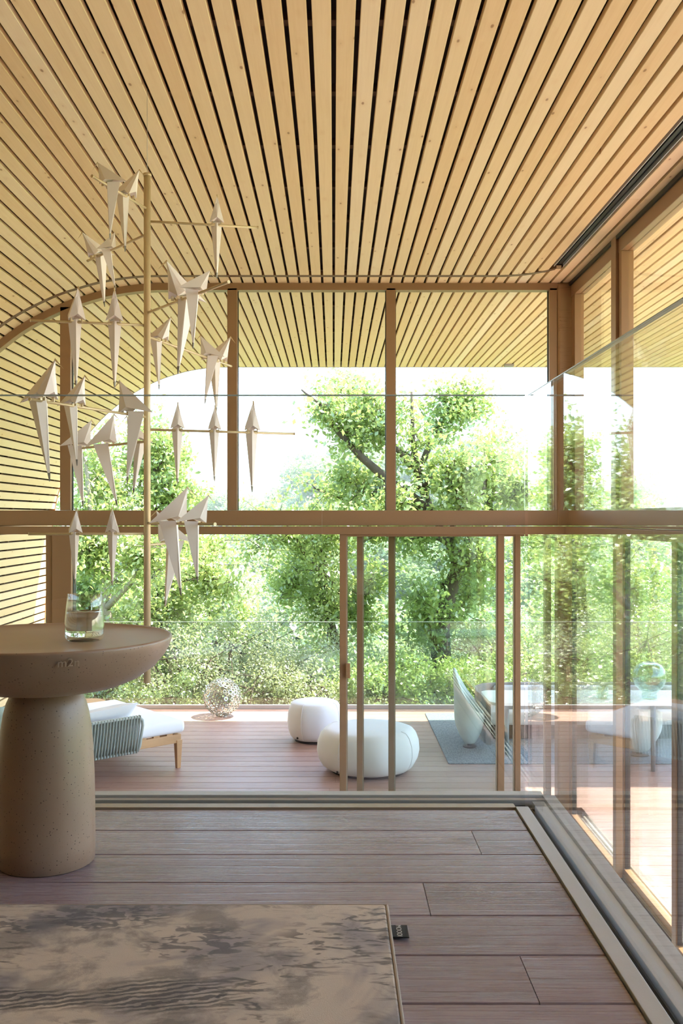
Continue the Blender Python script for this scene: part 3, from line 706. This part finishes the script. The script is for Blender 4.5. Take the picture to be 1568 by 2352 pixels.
mb = MB(); poly = []
for (cx_, cy_, a0) in ((1.45, .25, 0), (-1.15, .25, 90), (-1.15, -.25, 180), (1.45, -.25, 270)):
    for q in range(7): a = math.radians(a0+q*15); poly.append((cx_+.12*math.cos(a), cy_+.12*math.sin(a)))
mb.prism(poly, .69, .72, 'Z').build('table_top', plain('white_lacquer_top', (240, 242, 244), .3), dt, fix=True)
GLEG = plain('grey_powder_coat', (128, 140, 146), .4)
for (x, y) in ((.43, -.33), (1.4, -.33), (-.98, -.31), (1.4, .3), (-.98, .3), (.43, .3)):
    MB().tube([(x, y, .014 if y+10.32 > 10.28 else .0), (x, y, .69)], [.022, .028], 16).build('leg', GLEG, dt, smooth=True)
MB().box((-1.1, -.30, .64), (1.4, -.27, .689)).box((-1.1, .27, .64), (1.4, .30, .689)).build('apron', GLEG, dt)
bn = empty('corner_bench', (1.75, 11.9, .014)); tag(bn, 'curved grey outdoor bench with pale back cushions behind the dining table', 'bench')
path = [(-.02+.0, -1.0), (-.05, -.5), (-.02, -.15), (.10, .03), (.3, .1), (.7, .12), (3.0, .12)]
mb = MB()
for z in (.05, .57):
    for (x, y) in path: mb.v.append((x, y, z))
    for (x, y) in path: mb.v.append((x+.05, y-.045, z))
n = len(path)
for b0, b1, fl_ in ((0, 2*n, 0), (n, 3*n, 1)):
    for i in range(n-1): mb.f.append((b0+i, b0+i+1, b1+i+1, b1+i) if not fl_ else (b0+i, b1+i, b1+i+1, b0+i+1))
for i in range(n-1): mb.f.append((2*n+i, 2*n+i+1, 3*n+i+1, 3*n+i)); mb.f.append((i, n+i, n+i+1, i+1))
mb.f += [(0, 2*n, 3*n, n), (n-1, 2*n-1, 4*n-1, 3*n-1)]
mb.build('back_shell', plain('grey_brown_weave', (140, 134, 128), .8, 0, .1, 40), bn, fix=True)
MB().box((.05, -.62, .18), (3.0, .05, .34)).build('seat_cushion', plain('warm_grey_cushion', (206, 200, 192), .9), bn, .04, 3, True)
for i in range(4): MB().box((.22+i*.7, -.10, .345), (.88+i*.7, .06, .55)).build('back_cushion', plain('light_grey_cushion', (200, 200, 200), .9) if i == 0 else bpy.data.materials['light_grey_cushion'], bn, .05, 3, True)
MB().box((.15, -.5, 0), (2.9, -.02, .18)).build('plinth', DARK, bn)
# globe vase, tumbler glass, folded things on the table
gv = MB().lathe([(.07, 0), (.08, .004), (.078, .05), (.07, .065), (.10, .085), (.15, .14), (.175, .22), (.165, .30), (.12, .36), (.06, .385), (.055, .38), (.11, .352), (.155, .295), (.166, .22), (.143, .146), (.09, .09), (.01, .08)], 40).build('globe_vase', m_glass('smoked_vase_glass', (.78, .86, .82), 2.5), None, smooth=True, fix=True)
gv.location = (3.36, 10.2, .7205); tag(gv, 'large round clear glass globe vase on the white dining table', 'vase')
gc = MB().lathe([(.05, 0), (.06, .002), (.062, .12), (.058, .12), (.05, .006)], 32).build('glass_cup', m_glass('cup_glass', (.8, .86, .82), 2.5), None, smooth=True, fix=True)
gc.location = (2.86, 10.2, .7205); tag(gc, 'short clear glass cup on the dining table left of the globe vase', 'glass')

# ------------------------------------------------------------------ terrain
def hz(x, y):
    if np.isscalar(x): x = np.array([x]); y = np.array([y])
    near = -.75-np.clip(y-13.5, 0, 30)*.27-np.clip(y-43.5, 0, 35)*.06
    near = np.where(y < 13.5, -.75, near)
    a = np.clip((y-85)/165, 0, 1); a = a*a*(3-2*a)
    u = x/np.maximum(y, 30)*2200+U0             # bearing, used to shape the skyline as terrain
    top = np.interp(u, [-900, 300, 540, 620, 700, 745, 860, 1000, 1200, 1350, 1560, 2600], [-6, -4, 1, 5, 11, 15, 16, 17, 16, 9, 4, -2])
    h = near+a*(top+10)
    far = np.clip((y-330)/500, 0, 1); h = h-18*np.clip((y-250)/80, 0, 1)*(1-far)+far*(14+np.interp(u, [-900, 200, 420, 560, 900, 2600], [14, 17, 20, 12, 10, 16]))
    h = h+(.9*np.sin(x*.11+y*.05)+.7*np.sin(y*.09-x*.07))*np.clip((y-50)/60, 0, 1)
    return h
xs = np.concatenate([np.linspace(-700, -90, 36), np.linspace(-85, 130, 130), np.linspace(140, 700, 36)])
ys = np.concatenate([np.linspace(-60, 13, 8), np.linspace(14, 90, 50), np.linspace(92, 300, 90), np.linspace(310, 1100, 40)])
XX, YY = np.meshgrid(xs, ys); ZZ = hz(XX.ravel(), YY.ravel()).reshape(XX.shape)
nx, ny = len(xs), len(ys); V = np.stack([XX, YY, ZZ], -1).reshape(-1, 3)
ii, jj = np.meshgrid(np.arange(nx-1), np.arange(ny-1)); b = (jj*nx+ii).ravel()
Fq = np.stack([b, b+1, b+nx+1, b+nx], -1)
def np_mesh(name, V, Fq, mat):
    me = bpy.data.meshes.new(name); k = Fq.shape[1]
    me.vertices.add(len(V)); me.vertices.foreach_set('co', V.astype(np.float32).ravel())
    me.loops.add(Fq.size); me.loops.foreach_set('vertex_index', Fq.astype(np.int32).ravel())
    me.polygons.add(len(Fq)); me.polygons.foreach_set('loop_start', np.arange(0, Fq.size, k, dtype=np.int32)); me.polygons.foreach_set('loop_total', np.full(len(Fq), k, np.int32))
    me.update(); me.validate(); me.materials.append(mat); return me
t = NT('hillside'); v = t.coords(rnd=False); n1_ = t.noise(v, .12, 5, .7); n2_ = t.noise(v, .9, 4, .7)
HILL = t.princ(t.ramp(t.mth('ADD', t.mth('MULTIPLY', n1_, .5), t.mth('MULTIPLY', n2_, .5)), [(.35, lin((70, 100, 62))), (.5, lin((112, 142, 78))), (.65, lin((158, 172, 108)))]), .95, 0, n2_, 1, 1.0)
tm = link('hillside_ground', np_mesh('terrain', V, Fq, HILL)); tag(tm, kind='structure')
for p in tm.data.polygons: p.use_smooth = True

# ------------------------------------------------------------------ leaves and trees
def leaf_mesh(name, C, size, mat, up=.35, asp=.55):
    N = len(C); C = np.asarray(C)
    d = rng.normal(size=(N, 3)); d /= np.linalg.norm(d, axis=1)[:, None]
    nn = rng.normal(size=(N, 3)); nn[:, 2] += up*3; nn -= (nn*d).sum(1)[:, None]*d; nn /= np.linalg.norm(nn, axis=1)[:, None]+1e-9
    s = np.cross(nn, d); L = size*(.65+.7*rng.random(N))[:, None]
    v0 = C-d*L*.5; v2 = C+d*L*.5; v1 = C+s*L*asp*.5+nn*L*.1+d*L*.08; v3 = C-s*L*asp*.5+nn*L*.1+d*L*.08
    V = np.stack([v0, v1, v2, v3], 1).reshape(-1, 3)
    return np_mesh(name, V, np.arange(4*N).reshape(-1, 4), mat)
BARK = plain('grey_bark', (104, 92, 80), .9, 0, .3, 6, .8, .03)
LBARK = plain('pale_bark', (170, 160, 146), .9, 0, .25, 6, .8, .03)
L_OAK = m_leaf('oak_leaves', (98, 128, 66), (146, 172, 92), (190, 204, 130), .40)
L_DARK = m_leaf('dense_leaves', (76, 98, 62), (110, 134, 84), (152, 170, 112), .35)
L_OLIVE = m_leaf('olive_leaves', (118, 130, 94), (162, 170, 130), (206, 208, 172), .35)
L_FAR = m_leaf('far_leaves', (96, 124, 84), (140, 162, 110), (184, 196, 146), .35, .6)  # pale bluish tint of distance haze is put into these leaf colours
def grow_tips(limbs, n_sub, sub_len, spread, sub2=4, up=.2):
    """limbs: list of (points, radii). Returns (MB of wood, twig sample points)."""
    wood = MB(); tips = []
    for pts, rad in limbs:
        wood.tube(pts, rad, 7)
        P = [Vector(p) for p in pts]
        for _ in range(n_sub):
            t = (.25+.75*random.random()**.8)*(len(P)-1); i = min(int(t), len(P)-2); p = P[i].lerp(P[i+1], t-i); r0 = rad[i]*(1-(t-i))+rad[i+1]*(t-i)
            d = Vector((random.gauss(0, 1), random.gauss(0, 1), random.gauss(up, .7))).normalized()*sub_len*(.5+random.random())
            m = p+d*.5+Vector((random.gauss(0, .1), random.gauss(0, .1), .08))*sub_len; e_ = p+d
            wood.tube([p, m, e_], [r0*.45, r0*.28, .006], 4, False)
            for _ in range(sub2):
                u = .3+.7*random.random(); q = (p.lerp(m, u*2) if u < .5 else m.lerp(e_, u*2-1)); f = q+Vector((random.gauss(0, 1), random.gauss(0, 1), random.gauss(.1, .8)))*spread
                wood.tube([q, f], [.008, .003], 3, False); tips.append((q, f))
    return wood, tips
def tree(name, label, cat, limbs, n_sub, sub_len, spread, nleaf, lsize, lmat, bark=BARK, sub2=5, clump=.12, group=None, base=None):
    wood, tips = grow_tips(limbs, n_sub, sub_len, spread, sub2)
    p0 = Vector(limbs[0][0][0]); o = empty(name, p0); tag(o, label, cat, group)
    tw = wood.build('trunk', bark, o, smooth=True); tw.location = -p0
    A = np.array([t[0] for t in tips]); B = np.array([t[1] for t in tips])
    k = rng.integers(0, len(A), nleaf); u = rng.random((nleaf, 1))**.6
    C = A[k]+(B[k]-A[k])*u*1.1+rng.normal(size=(nleaf, 3))*clump*(.4+rng.random((nleaf, 1)))
    lv = link('leaves', leaf_mesh('leaves', C, lsize, lmat), None, o); lv.location = -p0; lv['kind'] = 'stuff'
    return o
def PL(Y, pts, dys=None):                       # polyline through picture positions at distance Y (+ depth offsets)
    return [tuple(at(px, py, Y+(dys[i] if dys else 0))) for i, (px, py) in enumerate(pts)]
def rr(n, a, b): return list(np.linspace(a, b, n))
Y1 = 17.0
limbs = [(PL(Y1, [(1000, 1790), (1003, 1640), (1012, 1540), (1010, 1440), (1030, 1360), (1052, 1300), (1030, 1230), (985, 1170), (960, 1090), (948, 1010), (945, 900)], [0, 0, 0, .1, .1, .2, .2, .1, 0, -.1, -.2]), rr(11, .24, .02)),
 (PL(Y1, [(1052, 1300), (1075, 1240), (1100, 1180), (1150, 1120), (1195, 1080)], [.2, .5, .7, .9, 1.2]), rr(5, .1, .02)),
 (PL(Y1, [(1040, 1250), (1000, 1230), (930, 1235), (870, 1225), (830, 1245)], [.2, -.2, -.5, -.9, -1.2]), rr(5, .09, .015)),
 (PL(Y1, [(985, 1170), (900, 1110), (830, 1050), (775, 990), (735, 930), (692, 895)], [.1, -.3, -.6, -.6, -.8, -1]), rr(6, .10, .015)),
 (PL(Y1, [(830, 1050), (800, 1000), (790, 940), (795, 890)], [-.6, -.1, .3, .4]), rr(4, .06, .012)),
 (PL(Y1, [(960, 1090), (990, 1010), (1025, 950), (1045, 880)], [0, .4, .5, .6]), rr(4, .07, .012)),
 (PL(Y1, [(1025, 950), (1075, 940), (1080, 925)], [.5, .7, .8]), rr(3, .04, .012)),
 (PL(Y1, [(985, 1170), (900, 1160), (800, 1150), (720, 1120)], [.1, .6, 1., 1.3]), rr(4, .08, .015)),
 (PL(Y1, [(1052, 1300), (1090, 1290), (1130, 1290)], [.2, -.2, -.5]), rr(3, .08, .015)),
 (PL(Y1, [(1010, 1440), (1050, 1400), (1095, 1340)], [.1, .5, .8]), rr(3, .06, .012)),
 (PL(Y1, [(1012, 1500), (985, 1440), (970, 1380)], [.1, -.4, -.6]), rr(3, .05, .012)),
 (PL(Y1, [(1100, 1180), (1120, 1080), (1130, 1020)], [.7, .4, .2]), rr(3, .05, .012))]
extra = [(PL(Y1, [(900, 1110), (860, 1130), (820, 1120), (770, 1080)], [-.6, -.2, .2, .4]), rr(4, .05, .012)),
 (PL(Y1, [(960, 1090), (910, 1030), (880, 980), (870, 930)], [0, -.3, -.4, -.5]), rr(4, .06, .012)),
 (PL(Y1, [(960, 1120), (1030, 1080), (1080, 1060), (1120, 1070)], [0, -.4, -.6, -.9]), rr(4, .06, .012)),
 (PL(Y1, [(1030, 1230), (1060, 1160), (1040, 1100)], [.2, -.5, -.9]), rr(3, .06, .012)),
 (PL(Y1, [(1150, 1120), (1190, 1140), (1215, 1130)], [.9, .7, .6]), rr(3, .04, .012)),
 (PL(Y1, [(985, 1200), (930, 1180), (880, 1175), (820, 1180)], [.1, -.5, -.9, -1.2]), rr(4, .06, .012))]
tree('oak_tree', 'tall spreading oak with a dark leaning trunk beyond the deck edge, right of the doors', 'tree', limbs + extra, 13, .32, .20, 32000, .10, L_OAK)
Y2 = 18.5
limbs = [(PL(Y2, [(800, 1800), (790, 1560), (772, 1480), (752, 1400), (735, 1330), (740, 1260)]), rr(6, .13, .03)),
 (PL(Y2, [(785, 1370), (755, 1330), (710, 1290), (680, 1240), (640, 1215), (590, 1240)], [0, -.2, -.4, -.6, -.6, -.8]), rr(6, .06, .012)),
 (PL(Y2, [(735, 1330), (750, 1230), (790, 1180), (800, 1130)], [0, .2, .3, .4]), rr(4, .05, .012)),
 (PL(Y2, [(752, 1400), (700, 1370), (660, 1330)], [0, .4, .6]), rr(3, .05, .012)),
 (PL(Y2, [(772, 1480), (820, 1400), (850, 1330)], [0, -.4, -.6]), rr(3, .05, .012))]
tree('slender_oak_tree', 'slender leaning oak seen just left of the sliding door stile with the handle', 'tree', limbs, 16, .45, .28, 15000, .095, L_OAK)
Y3 = 15.5
limbs = [(PL(Y3, [(265, 1800), (262, 1500), (240, 1400), (246, 1330), (225, 1250), (205, 1160), (200, 1090), (190, 1040)]), rr(8, .13, .02)),
 (PL(Y3, [(225, 1250), (250, 1190), (235, 1120), (230, 1060)], [0, .3, .5, .6]), rr(4, .05, .012)),
 (PL(Y3, [(240, 1400), (300, 1340), (340, 1280), (380, 1240)], [0, -.4, -.6, -.9]), rr(4, .06, .012)),
 (PL(Y3, [(246, 1330), (200, 1290), (165, 1240)], [0, -.3, -.6]), rr(3, .05, .012)),
 (PL(Y3, [(262, 1500), (330, 1440), (400, 1400)], [0, .4, .8]), rr(3, .06, .012)),
 (PL(Y3, [(262, 1460), (200, 1400), (175, 1330)], [0, .5, .8]), rr(3, .06, .012))]
tree('young_oak_tree', 'young oak with pale trunk behind the water tumbler, left of the bird lamp pole', 'tree', limbs, 17, .38, .24, 16000, .09, L_OAK, LBARK)
Y4 = 16.5
limbs = [(PL(Y4, [(400, 1800), (370, 1400), (350, 1250), (352, 1150), (355, 1085), (375, 1050), (410, 1030)]), rr(7, .12, .015)),
 (PL(Y4, [(352, 1150), (320, 1120), (330, 1060), (345, 1020)], [0, .2, .3, .4]), rr(4, .04, .012)),
 (PL(Y4, [(352, 1180), (385, 1150), (400, 1130)], [0, -.2, -.3]), rr(3, .04, .012)),
 (PL(Y4, [(350, 1250), (420, 1240), (480, 1260)], [0, .4, .8]), rr(3, .05, .012)),
 (PL(Y4, [(365, 1350), (430, 1330), (500, 1330)], [0, -.3, -.5]), rr(3, .05, .012))]
tree('crooked_oak_tree', 'crooked oak whose top rises right behind the bird lamp pole', 'tree', limbs, 13, .40, .24, 11000, .09, L_OAK)
Y5 = 19.0
limbs = [(PL(Y5, [(1340, 1800), (1335, 1400), (1330, 1250), (1325, 1120), (1320, 1040)]), rr(5, .14, .02)),
 (PL(Y5, [(1335, 1330), (1280, 1260), (1240, 1200)], [0, .4, .6]), rr(3, .06, .012)),
 (PL(Y5, [(1330, 1250), (1390, 1200), (1430, 1120)], [0, .4, .6]), rr(3, .06, .012)),
 (PL(Y5, [(1330, 1150), (1270, 1100), (1260, 1050)], [0, -.4, -.6]), rr(3, .05, .012)),
 (PL(Y5, [(1338, 1420), (1420, 1380), (1480, 1330)], [0, -.4, -.6]), rr(3, .05, .012))]
tree('side_oak_tree', 'oak beyond the glass on the right, behind the corner post', 'tree', limbs, 14, .5, .3, 14000, .1, L_OAK)

def shrub(name, X, Y, top, W, nleaf, lsize, lmat, label, group=None):
    g = float(hz(X, Y)[0]); H = top-g; o = empty(name, (X, Y, g)); tag(o, label, 'shrub', group)
    wood = MB(); cl = []
    for i in range(9):
        a = random.random()*6.28; r = W*.35*random.random()**.5; h = H*(.45+.45*random.random())
        e_ = (r*math.cos(a), r*math.sin(a)*.8, h); wood.tube([(0.1*math.cos(a), .1*math.sin(a), -.05), (e_[0]*.4, e_[1]*.4, h*.45), e_], [.06, .04, .012], 5, False)
        for _ in range(7):
            f = (e_[0]+random.gauss(0, W*.16), e_[1]+random.gauss(0, W*.13), min(H*.96, max(H*.12, e_[2]+random.gauss(-H*.06, H*.17)))); cl.append(f); wood.tube([e_, f], [.012, .004], 3, False)
    wood.build('stem', BARK, o, smooth=True)
    cl = np.array(cl); k = rng.integers(0, len(cl), nleaf); d = rng.normal(size=(nleaf, 3)); d /= np.linalg.norm(d, axis=1)[:, None]
    C = cl[k]+d*(rng.random((nleaf, 1))**.4)*np.array([W*.13, W*.13, W*.11])*(.6+.8*rng.random((len(cl), 1)))[k]
    lv = link('leaves', leaf_mesh('leaves', C, lsize, lmat), None, o); lv['kind'] = 'stuff'; return o
SH = [(480, 1440, 15.6, 3.2, 'olive', 'silvery olive-like bush behind the metal ball, topmost of the near bushes'),
 (600, 1420, 16.8, 2.8, 'olive', 'pale bush rising between the metal ball and the poufs'),
 (690, 1530, 15.2, 2.2, 'olive', 'low pale green bush directly behind the taller pouf'),
 (395, 1540, 15.0, 2.0, 'dark', 'dark bush behind the white daybed cushion'),
 (260, 1500, 15.4, 2.4, 'dark', 'dark-leaved bush beneath the bowl of the stone table'),
 (840, 1500, 15.6, 2.4, 'oak', 'bright green bush seen through the stacked sliding doors'),
 (930, 1470, 17.8, 2.8, 'olive', 'yellowish bush left of the big oak trunk'),
 (1090, 1500, 15.6, 2.2, 'oak', 'bright bush right of the big oak trunk, behind the shell chair'),
 (1180, 1440, 18.0, 2.6, 'olive', 'pale bush behind the end of the dining bench'),
 (1280, 1450, 16.5, 2.8, 'oak', 'bush behind the facade corner post'),
 (1420, 1400, 17.5, 3.4, 'olive', 'broad pale bush beyond the globe vase'),
 (1560, 1380, 16.8, 3.2, 'oak', 'tall bush at the right edge beyond the dining bench'),
 (520, 1330, 24.0, 3.4, 'olive', 'tall yellow green thicket in the middle distance left of the slender oak'),
 (440, 1270, 23.0, 4.2, 'oak', 'bright thicket in the middle distance behind the lowest birds'),
 (300, 1280, 22.0, 4.4, 'oak', 'sunlit thicket in the middle distance behind the lamp pole'),
 (690, 1480, 22.0, 3.2, 'olive', 'pale thicket in the middle distance behind the slender oak'),
 (880, 1490, 24.0, 3.4, 'olive', 'blue green thicket in the middle distance between door stiles'),
 (1150, 1470, 24.0, 3.6, 'olive', 'soft green thicket in the middle distance right of the big oak'),
 (1370, 1340, 25.0, 4.6, 'oak', 'large bright thicket beyond the right side doors'),
 (1520, 1270, 23.0, 5.0, 'olive', 'large pale thicket at the far right beyond the side doors'),
 (170, 1380, 20.0, 3.6, 'oak', 'bright thicket behind the left lower window post')]
for (px, py, Y, W, kd, lb) in SH:
    p = at(px, py, Y); far = Y > 19
    shrub('bush', p.x, Y, p.z, W, 15000 if far else 17000, (.11 if kd == 'oak' else .09) if far else (.065 if kd == 'oak' else .045), {'olive': L_OLIVE, 'dark': L_DARK, 'oak': L_OAK}[kd], lb)
# trees on the valley slopes: four crown shapes, copied
def far_crown(seed, R, H):
    r_ = np.random.default_rng(seed); cl = r_.normal(size=(26, 3)); cl /= np.linalg.norm(cl, axis=1)[:, None]; cl *= (r_.random((26, 1))**.5)*np.array([R*.75, R*.75, H*.36]); cl[:, 2] += H*.62
    n = 2600; k = r_.integers(0, 26, n); d = r_.normal(size=(n, 3)); d /= np.linalg.norm(d, axis=1)[:, None]
    return leaf_mesh('crown', cl[k]+d*R*.36*(.7+.3*r_.random((n, 1))), .42, L_FAR, 1.2, .8)
protos = []
for q in range(4):
    cr = far_crown(q+3, 2.9+q*.3, 5.2+q*.6); tk = MB().tube([(0, 0, -.5), (.1, 0, 1.6), (0, .1, 3.2+q*.4)], [.22, .17, .06], 6).mesh('trunk'); tk.materials.append(BARK); protos.append((cr, tk))
cnt = 0; placed = []
tries = 0
while cnt < 290 and tries < 20000:
    tries += 1
    y = 50+210*random.random()**.9; x = (random.uniform(-60, 1700)-U0)/FPX*y
    if any((x-a)**2+(y-b_)**2 < (3.2+y*.012)**2 for a, b_ in placed): continue
    placed.append((x, y)); q = random.randrange(4); z = float(hz(x, y)[0])
    o = bpy.data.objects.new('slope_tree', None); COL.objects.link(o); o.location = (x, y, z); o.rotation_euler = (0, 0, random.random()*6.3); s_ = .75+.6*random.random(); o.scale = (s_*1.15, s_*1.15, s_)
    tag(o, 'small rounded green tree among many on the far valley slope', 'tree', 'trees on the valley slope')
    for nm, me in zip(('leaves', 'trunk'), protos[q]):
        c = bpy.data.objects.new(nm, me); COL.objects.link(c); c.parent = o
        if nm == 'leaves': c['kind'] = 'stuff'
    cnt += 1
# scrub between the trees
n = 150000; y = 40+230*rng.random(n)**.8; x = (rng.uniform(-300, 1900, n)-U0)/FPX*y; z = hz(x, y)
bump = (np.sin(x*1.1+np.sin(y*.7)*2)*np.cos(y*.8+np.sin(x*.6)*2))*.5+.5
C = np.stack([x, y, z+(rng.random(n)**.5)*(.4+1.7*bump)], -1)
sc_ = link('hillside_scrub', leaf_mesh('scrub', C, .6, L_FAR, .8, .8), None, tm); sc_['kind'] = 'stuff'
n = 60000; y = 13.8+26*rng.random(n); x = rng.uniform(-12, 14, n); z = hz(x, y)
gc_ = link('ground_cover', leaf_mesh('ground_cover', np.stack([x, y, z+.35*rng.random(n)], -1), .09, L_OLIVE, .6), None, tm); gc_['kind'] = 'stuff'

# ------------------------------------------------------------------ haze in the valley
HZ = NT('valley_haze'); vs = HZ.n('ShaderNodeVolumeScatter', {'Color': (.92, .96, 1, 1), 'Density': .0011, 'Anisotropy': .35}); HZ.t.links.new(vs.outputs[0], HZ.out.inputs['Volume'])
hb = bxo('valley_haze', (-720, 30, -30), (720, 1150, 45), HZ.m); tag(hb, 'thin pale blue haze hanging over the wooded valley', 'haze', kind='stuff')
